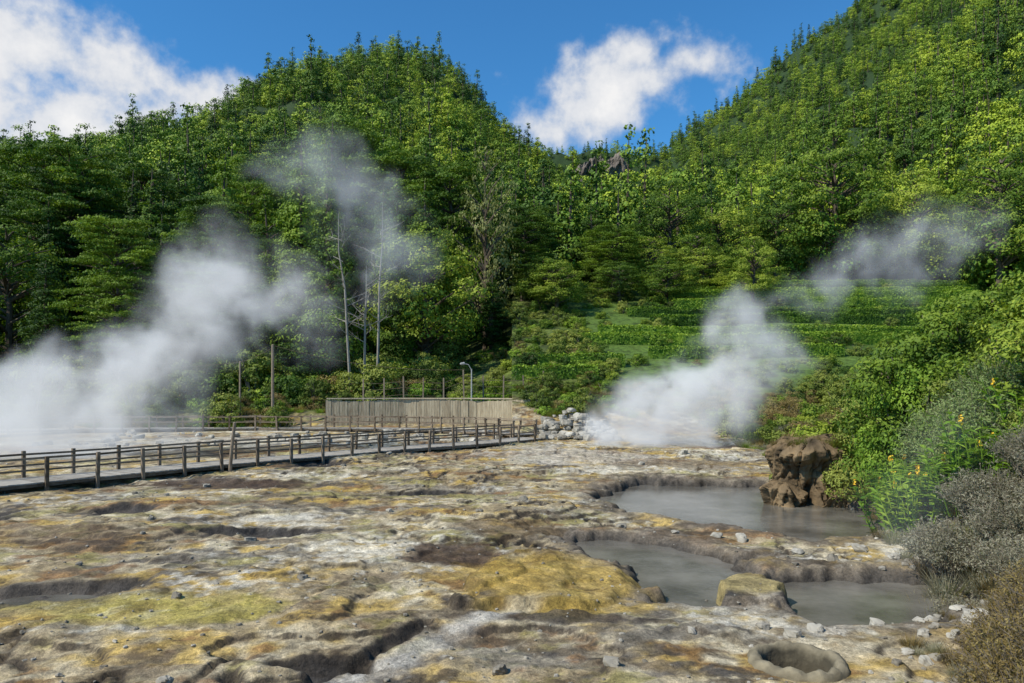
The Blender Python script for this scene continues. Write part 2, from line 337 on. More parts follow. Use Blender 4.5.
def mk_crypto(seed,h=27,R=4.3,col=None,nl=110,nc=210,ls=.37,p=1.25):
    r=np.random.default_rng(seed); mb=MB()
    lean=r.normal(size=2)*.3
    mb.tube([(0,0,-1),(lean[0]*.3,lean[1]*.3,h*.4),(lean[0]*.6,0,h*.75),(0,0,h*.99)],[.5,.38,.2,.04],8,0)
    crown(mb,lambda t:R*(min(1,(t+.12)*3.2))*max(.02,(1-t**p))**.85*(.85+.2*math.sin(t*19+seed)),h*.1,h*.99,nc,1.25,nl,ls,1,r,.6,limbs=60)
    return mb.mesh('crypto%d'%seed,[M_bark,col or M_fol])
def mk_broad(seed,h=17,R=6,col=None,nc=170,nl=150,ls=.32,rc=1.45,base=.25,flat=.6):
    r=np.random.default_rng(seed); mb=MB()
    mb.tube([(0,0,-1),(.3,.1,h*.25),(.1,-.2,h*.5),(0,0,h*.85)],[.45,.36,.25,.06],8,0)
    crown(mb,lambda t:R*math.sqrt(max(.02,1-(abs(t-.38)/.64)**2)),h*base,h*.97,nc,rc,nl,ls,1,r,flat,limbs=50)
    return mb.mesh('broad%d'%seed,[M_bark,col or M_fol2])
def mk_layer(seed,h=26,R=6.5):
    r=np.random.default_rng(seed); mb=MB()
    mb.tube([(0,0,-1),(.3,.1,h*.35),(-.2,-.2,h*.6),(0,0,h*.93)],[.5,.4,.25,.06],8,0)
    for i in range(13):
        t=i/12; z=h*(.3+.66*t); RR=R*math.sqrt(max(.05,1-((t-.5)/.6)**2)); a0=r.uniform(0,6.28)
        for k in range(6):
            a=a0+k*1.05+r.normal()*.3; q=RR*r.uniform(.45,1.); cx,cy=q*math.cos(a),q*math.sin(a)
            mb.tube([(0,0,z-1.5),(cx*.6,cy*.6,z-.3),(cx,cy,z)],[.14,.08,.03],5,0)
            for j in range(3):
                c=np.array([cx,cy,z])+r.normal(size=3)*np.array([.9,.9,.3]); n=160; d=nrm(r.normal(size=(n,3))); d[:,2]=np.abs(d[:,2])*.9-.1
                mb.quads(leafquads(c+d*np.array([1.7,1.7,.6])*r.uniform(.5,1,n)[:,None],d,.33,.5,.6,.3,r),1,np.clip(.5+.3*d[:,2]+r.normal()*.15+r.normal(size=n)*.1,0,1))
    return mb.mesh('layer%d'%seed,[M_bark,M_fol])
def mk_hill(seed,h,R,conic,mat):
    r=np.random.default_rng(seed); mb=MB()
    mb.tube([(0,0,-1.5),(0,0,h*.5),(0,0,h*.92)],[.3,.2,.05],5,0)
    if conic: pf=lambda t:R*min(1,(t+.15)*4)*(1-t)**.8+.1
    else: pf=lambda t:R*math.sqrt(max(.02,1-(abs(t-.4)/.62)**2))
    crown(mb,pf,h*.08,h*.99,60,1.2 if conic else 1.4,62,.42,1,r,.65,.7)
    return mb.mesh('hilltree%d'%seed,[M_bark,mat])
def mk_bush(seed,h,R,mat,nc=40,nl=90,ls=.2,rc=.5,asp=.5,flat=.7):
    r=np.random.default_rng(seed); mb=MB()
    for k in range(7):
        a=r.uniform(0,6.28); mb.tube([(0,0,-.3),(R*.3*math.cos(a),R*.3*math.sin(a),h*.45),(R*.6*math.cos(a),R*.6*math.sin(a),h*.8)],[.05*h/2,.03*h/2,.01],4,0)
    crown(mb,lambda t:R*math.sqrt(max(.03,1-(max(0,t-.2)/.82)**2)),0.05*h,h*.93,nc,rc,nl,ls,1,r,flat,asp,inner=.4)
    return mb.mesh('bush%d'%seed,[M_twig,mat])
def branch(mb,p,d,L,rad,lev,r,mat=0,spread=.5,upb=.15):
    q=[np.array(p)]; dd=np.array(d,float)
    for i in range(3):
        dd=nrm(dd+r.normal(size=3)*.12+np.array([0,0,upb*.3])); q.append(q[-1]+dd*L/3)
    mb.tube(q,[rad,rad*.85,rad*.7,rad*.5],5,mat)
    if lev<=0: return
    for i in range(r.integers(3,5)):
        k=r.integers(1,4); nd=nrm(dd+r.normal(size=3)*spread+np.array([0,0,upb])); branch(mb,q[k],nd,L*r.uniform(.5,.75),rad*.5,lev-1,r,mat,spread,upb)
CR=[mk_crypto(11),mk_crypto(12,27,4.8,p=1.8),mk_crypto(13,27,3.6)]
BR=[mk_broad(21),mk_broad(22,15,5.5)]; LY=[mk_layer(31),mk_layer(32,26,5.5)]
PALE=mk_broad(25,17,5,M_fol3,nc=120,nl=80)
protos=bpy.data.collections.new('hill_tree_kinds')
for i,(h,R,cn,mt) in enumerate([(14,2.8,True,M_hill),(16,3.1,True,M_hillc),(10,3.8,False,M_hill),(11,4.2,False,M_hill),(11,4,False,M_hill),(18,2.8,True,M_hillc),(17,3.2,True,M_hillc),(12,4.0,False,M_hillc)]):
    protos.objects.link(bpy.data.objects.new('kind_%02d'%i,mk_hill(40+i,h,R,cn,mt)))
protoL=bpy.data.collections.new('tall_tree_kinds')
for i,me in enumerate(CR+LY+BR): protoL.objects.link(bpy.data.objects.new('tall_%02d'%i,me))
protoB=bpy.data.collections.new('bush_kinds')
for i,me in enumerate([mk_bush(60,2.4,1.6,M_shr,45,110,.22,.6),mk_bush(61,2,1.6,M_fol2,45,110,.22,.6),mk_bush(62,3.2,1.7,M_shr,50,120,.22,.6),mk_bush(63,1.6,1.3,M_brn,40,90,.18,.5,.3),mk_bush(64,2,1.5,M_fol,45,110,.2,.55),mk_bush(65,1.3,1.2,M_hedge,35,90,.2,.45)]):
    protoB.objects.link(bpy.data.objects.new('bush_%02d'%i,me))
def scatter(name,coll,P,S,R,I):
    me=bpy.data.meshes.new(name); me.vertices.add(len(P)); me.vertices.foreach_set('co',np.asarray(P,np.float32).ravel())
    a=me.attributes.new('scl','FLOAT_VECTOR','POINT'); a.data.foreach_set('vector',np.asarray(S,np.float32).ravel())
    Rv=np.zeros((len(P),3),np.float32); Rv[:,2]=R; Rv[:,:2]=np.random.default_rng(1).normal(size=(len(P),2))*.035
    a=me.attributes.new('rot','FLOAT_VECTOR','POINT'); a.data.foreach_set('vector',Rv.ravel())
    a=me.attributes.new('idx','INT','POINT'); a.data.foreach_set('value',np.asarray(I,np.int32))
    o=bpy.data.objects.new(name,me); scene.collection.objects.link(o)
    ng=bpy.data.node_groups.new(name+'_nodes','GeometryNodeTree')
    ng.interface.new_socket('Geometry',in_out='INPUT',socket_type='NodeSocketGeometry'); ng.interface.new_socket('Geometry',in_out='OUTPUT',socket_type='NodeSocketGeometry')
    gi=ng.nodes.new('NodeGroupInput'); go=ng.nodes.new('NodeGroupOutput'); ip=ng.nodes.new('GeometryNodeInstanceOnPoints')
    ci=ng.nodes.new('GeometryNodeCollectionInfo'); ci.inputs['Collection'].default_value=coll; ci.inputs['Separate Children'].default_value=True; ci.inputs['Reset Children'].default_value=True
    def na(n,t):
        x=ng.nodes.new('GeometryNodeInputNamedAttribute'); x.data_type=t; x.inputs['Name'].default_value=n; return x.outputs['Attribute']
    ng.links.new(gi.outputs[0],ip.inputs['Points']); ng.links.new(ci.outputs[0],ip.inputs['Instance']); ip.inputs['Pick Instance'].default_value=True
    ng.links.new(na('idx','INT'),ip.inputs['Instance Index']); ng.links.new(na('rot','FLOAT_VECTOR'),ip.inputs['Rotation']); ng.links.new(na('scl','FLOAT_VECTOR'),ip.inputs['Scale'])
    ng.links.new(ip.outputs[0],go.inputs[0])
    md=o.modifiers.new('instances','NODES'); md.node_group=ng; return o
# hill forest
P=[]
y=122.
while y<720:
    sp=6.8+ (y-120)*.003
    xx=np.arange(-.9*y-15,.9*y+15,sp); xx=xx+rng.uniform(-.5,.5,len(xx))*sp; yy=y+rng.uniform(-.5,.5,len(xx))*sp
    P.append(np.stack([xx,yy],1)); y+=sp
P=np.concatenate(P)
keep=~((P[:,0]>10)&(P[:,0]<78)&(P[:,1]<130))
u_=P[:,0]/P[:,1]
keep&=~((u_>.07)&(u_<.18)&(P[:,1]>500)&(P[:,1]<581))
P=P[keep]; u_=P[:,0]/P[:,1]; Zp=H(P[:,0],P[:,1])
S=rng.uniform(.6,1.35,len(P))*np.interp(P[:,1],[120,200,300,400],[1.3,1.1,.95,.88]); S=S*np.where((u_>.06)&(u_<.19)&(P[:,1]>330)&(P[:,1]<581),.6,1)*np.where((u_>.06)&(u_<.19)&(P[:,1]>580),.75,1)
S3=np.stack([S,S,S*rng.uniform(.85,1.15,len(P))],1)
zone=fbm(P[:,0]/60,P[:,1]/60,3)+np.where((P[:,0]<40)&(P[:,1]>220),-.28,0)
I=np.where(zone+rng.normal(size=len(P))*.3>.0,rng.choice([0,1,5,6,3],len(P)),rng.choice([2,3,4,7,0,3],len(P)))
scatter('hillside_forest',protos,np.column_stack([P,Zp-.3]),S3,rng.uniform(0,6.28,len(P)),I)
# front forest
SKY=np.array([(-400,175),(0,158),(20,150),(60,140),(100,160),(150,172),(190,158),(230,150),(290,150),(335,125),(385,135),(420,160),(480,165),(520,185),(560,187),(600,195),(640,205),(680,222),(720,238),(760,255),(900,260)],float)
su=(SKY[:,0]-512)/740; sv=(385-SKY[:,1])/740
def treetop(x,y): return 4+np.interp(x/y,su,sv)*y
PL=[];SL=[];IL=[]
for y in np.arange(70,124,8.5):
    for x in np.arange(-115,44,7.6):
        px=x+rng.uniform(-3,3); py=y+rng.uniform(-3.5,3.5)
        lim=np.interp(px,[-115,-60,-20,-10,0,15,45],[60,64,74,84,93,98,116])
        if py<lim: continue
        if abs(px/py)>1.05: continue
        z=h1v(px,py); hgt=(treetop(px,py)-z)*rng.uniform(.7,1.06) if py>lim+9 else (treetop(px,py)-z)*rng.uniform(.4,.95)
        k=rng.choice([0,1,2,0,1,2,0,2,3,4,5,6]) 
        if hgt<10: k=5
        base=[27,27,27,26,26,17,15][k]; s=hgt/base; s=min(s,1.4)
        if k>=5: s=min(s,1.25)
        PL.append((px,py,z-.3)); w=s*rng.uniform(.85,1.1); SL.append((max(w,.75),max(w,.75),s)); IL.append(k)
PL=np.array(PL);SL=np.array(SL);IL=np.array(IL)
mesh_l=CR+LY+BR; nm=['cryptomeria_tree']*3+['pine_tree']*2+['broadleaf_tree']*2
front=np.zeros(len(PL),bool)
for i,(a,b,c) in enumerate(PL):
    if b<86 or (b<100 and a>-8): front[i]=True
for i in np.where(front)[0]: addobj(nm[IL[i]],mesh_l[IL[i]],PL[i],tuple(SL[i]),rng.uniform(0,6.28))
bk=~front
scatter('tall_forest',protoL,PL[bk],SL[bk],rng.uniform(0,6.28,bk.sum()),IL[bk])
# special trees
addobj('pale_leaf_tree',PALE,(-3.6,98,h1v(-3.6,98)-2),(.8,.8,1.72),1.)
for (x,y,hh,k) in [(33,101,.6,0),(78,118,1.35,0),(86,124,1.4,1),(70,128,1.2,0),(61,130,1.1,1),(57,131,1.6,0),(47,131,1.1,1),(36,129,1.0,1),(27,127,1.1,0)]:
    addobj('broadleaf_tree',BR[k],(x,y,h1v(x,y)-.3),hh,x)
# bare trunks
mb=MB(); r=np.random.default_rng(5)
for (x,y,h,ln) in [(-15.2,70,18,-1.1),(-12.9,70.5,19,.5),(-14.2,71,13,.2)]:
    z=h1v(x,y); mb.tube([(x,y,z-.5),(x+ln*.35,y,z+h*.35),(x+ln*.55,y,z+h*.6),(x+ln*1.1,y,z+h*.8),(x+ln*1.1,y,z+h)],[.15,.12,.10,.06,.02],6,0)
    for k in range(14):
        t=r.uniform(.35,.97); a=r.uniform(0,6.28); branch(mb,(x+ln*t,y,z+h*t),(math.cos(a),math.sin(a),.4),1.9,.04,1,r)
mb.obj('dead_tree',[M_pale])
for (x,y,h,s) in [(-39.5,61,6.5,1),(-33,64,5,2)]:
    mb=MB(); r=np.random.default_rng(s); z=h1v(x,y)
    for k in range(4): branch(mb,(x+r.normal()*.2,y,z-.2),(r.normal()*.3,r.normal()*.3,1),h*.5,.08,3,r,0,.45,.2)
    mb.obj('bare_tree',[M_pale])
# undergrowth
P=[];I=[];S=[]
def addb(x,y,k,s): P.append((x,y,h1v(x,y)-.15)); I.append(k); S.append(s)
for _ in range(1500):
    x=rng.uniform(-75,60); y=rng.uniform(60,100)
    if abs(x/y)>.85: continue
    if x>9:
        if y>74 or rng.uniform()>.45: continue
    if y<66.3 and -19<x<2: continue
    lim=np.interp(x,[-75,-20,-10,0,15,45],[72,80,90,96,100,100])
    if y>lim: continue
    k=rng.choice([0,1,2,2,4,5,3]); s=rng.uniform(.5,1.2)*(1.5 if x<-8 and y>69 else (.85 if y<75 else .8))
    if x>-6: s*=.7
    addb(x,y,k,s)
for _ in range(210):
    x=rng.uniform(0,62); y=rng.uniform(70,122)
    if abs(x-13)<3 and y<80: continue
    addb(x,y,rng.choice([0,1,4,5,2]),rng.uniform(.3,.75)*(1.2 if x<14+(y-70)*.25 else 1))
for _ in range(420):
    x=rng.uniform(12,42); y=rng.uniform(34,62)
    if x-xb(y)<.8+.5*rng.uniform(): continue
    addb(x,y,rng.choice([3,3,0,5,3,3,1] if x<24 else [0,2,5,3,1]),rng.uniform(.45,.9))
for _ in range(110):
    x=rng.uniform(13,30); y=rng.uniform(22,34)
    if x-xb(y)<1.2: continue
    addb(x,y,rng.choice([0,1,3,5]),rng.uniform(.45,.8))
for x,y,s in [(12.6,29.5,.7),(13.8,29,.8),(11.7,30.4,.6),(14.5,31,.9),(12.9,32,.7),(11.2,29.6,.4),(13.6,27.6,.6)]: addb(x,y,rng.choice([0,3,5]),s)
for _ in range(30):
    x=rng.uniform(1.5,9); y=rng.uniform(57.5,62); addb(x,y,rng.choice([0,3,5,4]),rng.uniform(.3,.7))
scatter('undergrowth',protoB,P,np.array([(s,s,s) for s in S]),rng.uniform(0,6.28,len(P)),I)
# hedges
def hedge(x0,x1,y,w,h,bow=0,dens=45):
    L=x1-x0; mb=MB(); n=int(L*(w+2*h)*dens); t=rng.uniform(0,1,n); u=rng.uniform(-(w/2+h),(w/2+h),n)
    sx=x0+L*t; cy=y+bow*np.sin(t*math.pi)+.6*np.sin(sx*.23)
    top=np.abs(u)<w/2; yy=np.where(top,u,np.sign(u)*w/2); zz=np.where(top,h,h-(np.abs(u)-w/2))
    wob=.2*fbm(sx*.7,u*.7+y,3)+.12*fbm(sx*.15,y+0*sx,2)
    zg=H(sx,cy); C_=np.column_stack([sx,cy+yy+wob*np.sign(u)*(~top),zg+zz+wob*top+rng.normal(size=n)*.05])
    O=np.column_stack([0*sx,np.where(top,0,np.sign(u)),np.where(top,1,-.1)])
    mb.quads(leafquads(C_,O,.26,.6,.45,0,),0,np.clip(rng.normal(.2,.15,n)+.65*top,0,1))  # lighter top and darker sides: the hedge's shadow side painted into the tint
    k=int(L/1.0)+2; tt=np.linspace(0,1,k); px=x0+L*tt; py=y+bow*np.sin(tt*math.pi)+.6*np.sin(px*.23); pz=H(px,py)
    V=[];
    for a,b,c in zip(px,py,pz): V+=[(a,b-w/2+.2,c-.8),(a,b-w/2+.2,c+h-.25),(a,b+w/2-.2,c+h-.25),(a,b+w/2-.2,c-.8)]
    mb.raw(V,[[i*4+j,i*4+j+1,i*4+j+5,i*4+j+4] for i in range(k-1) for j in range(3)],0,.0)
    mb.obj('hedge',[M_hedge])
for a in [(27,78,124,1.6,1.6,1.5),(25,74,118.5,1.5,1.3,2),(24,70,113,1.5,1.3,-1),(20,68,107.5,1.5,1.25,2),(22,62,102,1.5,1.2,1),(15,58,96.5,1.5,1.15,-1),(17,54,91,1.4,1.15,1),(10,48,85.5,1.4,1.1,-1),(6,44,80.5,1.4,1.1,1),(14,34,75.5,1.4,1.1,.5),(2.5,11,72,1.5,1.1,0),(-4,8,68,1.3,1.1,0)]: hedge(*a)
# ---------------------------------------------------------------- boardwalks
def resample(P,step):
    P=np.array(P,float); d=np.r_[0,np.cumsum(np.hypot(*(np.diff(P,axis=0).T)))]; n=int(d[-1]/step); t=np.linspace(0,d[-1],n+1)
    x=np.interp(t,d,P[:,0]);y=np.interp(t,d,P[:,1]); 
    return np.column_stack([x,y])
def walkway(P,w,z,step=1.9):
    root=empty('boardwalk'); fine=resample(P,.2)
    for _ in range(12): fine[1:-1]=(fine[:-2]+fine[1:-1]*2+fine[2:])/4
    T=nrm(np.gradient(fine,axis=0)); Nn=np.column_stack([-T[:,1],T[:,0]])
    mb=MB()
    for i in range(len(fine)):
        mb.box((fine[i,0],fine[i,1],z+rng.normal()*.006),(T[i,0]*.18,T[i,1]*.18,0),(Nn[i,0]*w,Nn[i,1]*w,0),(0,0,.05),0,rng.uniform(.2,.8))
    mb.obj('planks',[M_deck],parent=root)
    mb=MB()
    k=max(1,int(step/.2)); ids=list(range(0,len(fine),k))
    for s in(-1,1):
        prev=None
        for i in ids:
            e=fine[i]+Nn[i]*s*(w/2+.03); j=rng.normal(size=2)*.03; zg=h1v(*e)
            top=z+1.02+rng.normal()*.03; bot=min(zg-.15,z-.2)
            mb.box((e[0]+j[0]/2,e[1]+j[1]/2,(top+bot)/2),(T[i,0]*.12,T[i,1]*.12,0),(Nn[i,0]*.12,Nn[i,1]*.12,0),(j[0],j[1],top-bot),0,rng.uniform(.1,.9))
            if prev is not None:
                for zz,th in((z+.92,.08),(z+.5,.07),(z-.06,.16)):
                    a=np.array([*prev,zz+rng.normal()*.012]);b=np.array([*e,zz+rng.normal()*.012]); d=b-a; off=np.array([*(Nn[i]*s*-.09),0])
                    mb.box((a+b)/2+off,d*1.03,(Nn[i,0]*.045,Nn[i,1]*.045,0),(0,0,th),0,rng.uniform(.2,1))
            prev=e
    mb.obj('railing',[M_wood],parent=root)
walkway([(-30,10),(-23,20),(-18.9,27),(-13.8,34),(-6.6,42.3),(-1.5,47.0),(1.2,50.5)],2.0,.38)
walkway([(-45,52),(-34,58),(-20,60),(-8,58.5),(-1,55),(1.0,51.8)],1.8,.55,2.0)
# retaining plank wall
root=empty('retaining_wall'); mb=MB(); pts=resample([(-15.5,62),(-9,63.2),(-3,62.8),(1.4,60.5)],.22)
for i,(x,y) in enumerate(pts):
    t=nrm(pts[min(i+1,len(pts)-1)]-pts[max(i-1,0)]); top=2.75+.015*rng.normal()+.1*math.sin(x*.6); 
    mb.box((x,y+.012*rng.normal(),(top+.0)/2),(t[0]*.21,t[1]*.21,0),(-t[1]*.12,t[0]*.12,0),(0,0,top),0,rng.uniform(.35,.85))
mb.obj('vertical_planks',[M_wall],parent=root)
mb=MB()
for i in range(0,len(pts)-9,9):
    a,b=pts[i],pts[i+9]; d=b-a; mb.box(((a[0]+b[0])/2,(a[1]+b[1])/2,2.86),(d[0]*1.02,d[1]*1.02,0),(0,.26,0),(0,0,.1),0,.8)
mb.obj('coping',[M_wall],parent=root)
# poles
def pole(name,x,y,top,r_=.11,lean=0):
    z=h1v(x,y); mb=MB(); mb.tube([(x,y,z-.5),(x+lean*.5,y,(z+top)/2),(x+lean,y,top-.05),(x+lean,y,top)],[r_,r_*.9,r_*.8,r_*.05],8,0,.9)
    mb.obj(name,[M_wood])
pole('utility_pole',-19.9,61.5,7.4,.14,0); pole('utility_pole',-22.8,62,6.0,.1); pole('wooden_post',-12.7,33.2,2.35,.09,.25)
# street lamp
x,y=-3.5,64; root=empty('street_lamp'); mb=MB(); z=h1v(x,y); mb.tube([(x,y,z-.3),(x,y,4.0),(x,y,5.4)],[.08,.06,.05],8,0,.9); mb.tube([(x,y,5.3),(x-.25,y-.1,5.75),(x-.6,y-.2,5.85)],[.04,.04,.035],6,0,.9); mb.obj('post',[M_metal],parent=root)
mb=MB(); mb.tube([(x-.55,y-.2,5.9),(x-.6,y-.2,5.86),(x-.9,y-.3,5.82),(x-1.0,y-.3,5.82)],[.03,.13,.11,.01],8,0,.6); mb.obj('lamp_head',[M_metal],parent=root)
mb=MB()
def wire(a,b,sag):
    t=np.linspace(0,1,12); pp=[tuple(np.array(a)*(1-q)+np.array(b)*q-np.array([0,0,sag*4*q*(1-q)])) for q in t]; mb.tube(pp,[.018]*12,4,0,.1)
wire((-19.9,61.5,7.3),(-3.5,64,5.35),.7); wire((-19.9,61.5,7.1),(-22.8,62,5.9),.1); wire((-22.8,62,5.9),(-60,64,7),1.2)
mb.obj('overhead_wire',[M_wood])
# wire fence
mb=MB(); last=None
for x in np.arange(-13,4.5,1.75):
    y=64.8+.3*math.sin(x); z=h1v(x,y); top=4.3+.35*rng.normal()+.03*(x+13); mb.box((x,y,(z+top)/2),(.12,0,0),(0,.12,0),(0.05*rng.normal(),0,top-z+.4),0,rng.uniform(.5,1))
    if last:
        for q in(.25,.8,1.4): mb.tube([(last[0],last[1],last[2]-q),(x,y,top-q)],[.014,.014],4,0,.4)
    last=(x,y,top)
mb.obj('wire_fence',[M_wood])
# ---------------------------------------------------------------- rocks
def icos():
    import bmesh
    bm=bmesh.new(); bmesh.ops.create_cube(bm,size=1.2); bmesh.ops.subdivide_edges(bm,edges=bm.edges[:],cuts=3,use_grid_fill=True)
    V=np.array([v.co[:] for v in bm.verts]); Q=[[v.index for v in f.verts] for f in bm.faces]; bm.free()
    L=np.linalg.norm(V,axis=1,keepdims=True); V=V*(.45+.55*(.8/L)); return V,np.array(Q)
RV,RQ=icos()
def rock(mb,x,y,s,z=None,tint=.5):
    V=RV.copy(); r=rng; a=r.uniform(0,6.28); sc=np.array([r.uniform(.8,1.3),r.uniform(.7,1.1),r.uniform(.5,.85)])*s*.6
    o=r.uniform(0,50); k=1+.28*fbm(V[:,0]*1.6+o,V[:,1]*1.6+V[:,2]*1.3,3)
    for _ in range(4):
        n=nrm(r.normal(size=3)); dd=V@n; lim=r.uniform(.4,.6); V=V-np.maximum(dd-lim,0)[:,None]*n*.85
    V=V*k[:,None]*sc; c,s_=math.cos(a),math.sin(a); V=np.column_stack([V[:,0]*c-V[:,1]*s_,V[:,0]*s_+V[:,1]*c,V[:,2]])
    if z is None: z=h1v(x,y)
    mb.raw(V+np.array([x,y,z+.12*s]),RQ,0,tint+rng.normal()*.15)
mb=MB()
for i in range(130):
    x=rng.uniform(1.8,7.2); y=rng.uniform(50,55.5); rock(mb,x,y,rng.uniform(.3,1.0),h1v(x,y)+max(0,1.2-abs(x-4)*.4)*rng.uniform(0,1)*(y-49.5)/5)
mb.obj('rock_pile',[M_rock])
mb=MB()
for i in range(1100):
    y=9+33*rng.uniform()**1.3; x=rng.uniform(-.72*y,min(.66*y,float(xb(y))+1))
    if poold(np.array([x]),np.array([y]))[0]<.1 or math.hypot(x-BAS[0],y-BAS[1])<.8: continue
    rock(mb,x,y,rng.uniform(.03,.1)*(1+2.*(rng.uniform()<.05)),tint=rng.uniform(0,.6))
for i in range(320):
    y=rng.uniform(9,36); x=float(xb(y))+rng.normal()*.6-.2; rock(mb,x,y,rng.uniform(.06,.26),tint=rng.uniform(.1,.8))
for (x,y,s) in [(6.1,10.9,.3),(5.0,12.2,.28),(7.6,17.5,.4),(7.1,18.4,.35),(8.7,18.5,.45),(9.0,17.4,.35),(6.2,12.6,.3),(7.9,12.6,.6),(7.4,11.4,.7),(6.9,10.4,.5),(3.2,21.6,.4),(6.2,20.0,.45),(5.6,20.2,.35),(.4,26,.4),(13.2,37,.8),(9.5,41,.7),(6.3,36,.4),(12,40,.7)]: rock(mb,x,y,s,tint=.55)
mb.obj('scattered_rocks',[M_rock])
mb=MB()
for i in range(130):
    x=rng.uniform(-32,0); y=rng.uniform(46,58); 
    if y<48 and x>-6: continue
    rock(mb,x,y,rng.uniform(.2,.9),tint=.5)
mb.obj('fumarole_rocks',[M_rock])
# earth stack by pool
def stack(mb,cx,cy,z0,z1,R,seed):
    n=140;m=90
    t=np.repeat(np.linspace(0,1,m),n); a=np.tile(2*np.pi*np.arange(n)/n,m)
    ca,sa=np.cos(a),np.sin(a)
    rr=R*(1.12-.30*np.sin(np.minimum(t*1.25,1)*3.0)+.05*t)*(1+.42*fbm(ca*.9+seed,sa*.9+t*1.1,3)+.24*fbm(ca*2.6+seed,sa*2.6+t*2.2,5)-.28*(1-ss(np.abs(fbm(ca*1.8+seed+9,sa*1.8+t*1.6,3)),0,.12)))
    rr*=1-.35*ss(t,.86,1.0)
    zt=z1+.5*fbm(ca*.8+seed*2,sa*.8,3)
    V=np.column_stack([cx+rr*ca,cy+rr*.8*sa,z0+(zt-z0)*t])
    Q=[[j*n+i,j*n+(i+1)%n,(j+1)*n+(i+1)%n,(j+1)*n+i] for j in range(m-1) for i in range(n)]
    top=V[(m-1)*n:].copy(); b0=len(V); mz=top[:,2].mean(); top[:,0]=cx+(top[:,0]-cx)*.05; top[:,1]=cy+(top[:,1]-cy)*.05; top[:,2]=mz+.1
    V=np.concatenate([V,top]); Q+=[[(m-1)*n+i,(m-1)*n+(i+1)%n,b0+(i+1)%n,b0+i] for i in range(n)]
    mb.raw(V,Q)
mb=MB(); stack(mb,11.1,28.0,-1.0,1.85,1.35,3.3); stack(mb,12.7,28.5,-1.0,1.6,1.1,8.1); stack(mb,10.1,27.3,-1,.4,.8,5.7); stack(mb,12.0,27.0,-1,.1,.8,15.7); mb.obj('earth_stack',[M_rockd],True)
# cliff
mb=MB(); n=160;m=50
t=np.repeat(np.linspace(0,1,m),n); s=np.tile(np.linspace(0,1,n),m); x=38+66*s
env=np.clip(1-np.abs((s-.5)/.5)**2.6,0,1)
z=142+(40+8*fbm(x*.09,1+0*x,4))*t*env
y=566+10*t+9*fbm(x*.07,t*1.6,5)+2.5*fbm(x*.35,t*6,4)
mb.raw(np.column_stack([x,y,z]),[[j*n+i,j*n+i+1,(j+1)*n+i+1,(j+1)*n+i] for j in range(m-1) for i in range(n-1)]); mb.obj('rock_cliff',[M_cliff])
# stone basin
cx,cy=BAS; z0=-.06; prof=[(.72,-.25),(.70,.0),(.66,.08),(.58,.12),(.52,.10),(.48,.02),(.46,-.25),(.40,-.38),(.02,-.40)]
n=72; V=[]
for r_,z in prof:
    for i in range(n):
        a=2*math.pi*i/n; k=1+.07*fbm(np.array([math.cos(a)*2+z]),np.array([math.sin(a)*2]),4)[0]; V.append((cx+r_*k*math.cos(a),cy+r_*k*math.sin(a),z0+z+.05*fbm(np.array([math.cos(a)*3]),np.array([math.sin(a)*3+r_*6]),3)[0]))
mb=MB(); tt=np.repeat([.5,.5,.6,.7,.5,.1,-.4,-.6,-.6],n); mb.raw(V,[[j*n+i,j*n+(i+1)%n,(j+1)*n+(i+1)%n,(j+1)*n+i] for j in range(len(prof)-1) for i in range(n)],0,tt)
mb.obj('stone_basin',[M_conc],True)
# ---------------------------------------------------------------- near plants
def plant(name,me,x,y,s=1,rz=0,dz=-.1): return addobj(name,me,(x,y,h1v(x,y)+dz),s,rz)
BIG1=mk_bush(70,2.8,1.5,M_hedge,120,190,.095,.42); BIG2=mk_bush(71,3.4,1.9,M_fol2,170,210,.11,.45); BIG3=mk_bush(73,2.4,1.5,M_shr,120,190,.09,.4)
for x,y,s,rz,me in [(12.9,23.6,(1.2,1.2,1.65),0,BIG1),(13.9,24.9,1.45,2,BIG2),(16.4,22.6,1.35,1,BIG2),(15.6,25,1.35,2.2,BIG2),(15.1,21.4,1.3,3,BIG3),(12.9,17.6,.75,1.3,BIG3),(18,24.5,1.4,4,BIG1),(13.3,26.5,1.2,4,BIG3),(19.5,28,1.3,5,BIG2),(14.2,18.2,1,5,BIG3),(15.9,20.4,1.3,.5,BIG2)]: plant('laurel_bush',me,x,y,s,rz)
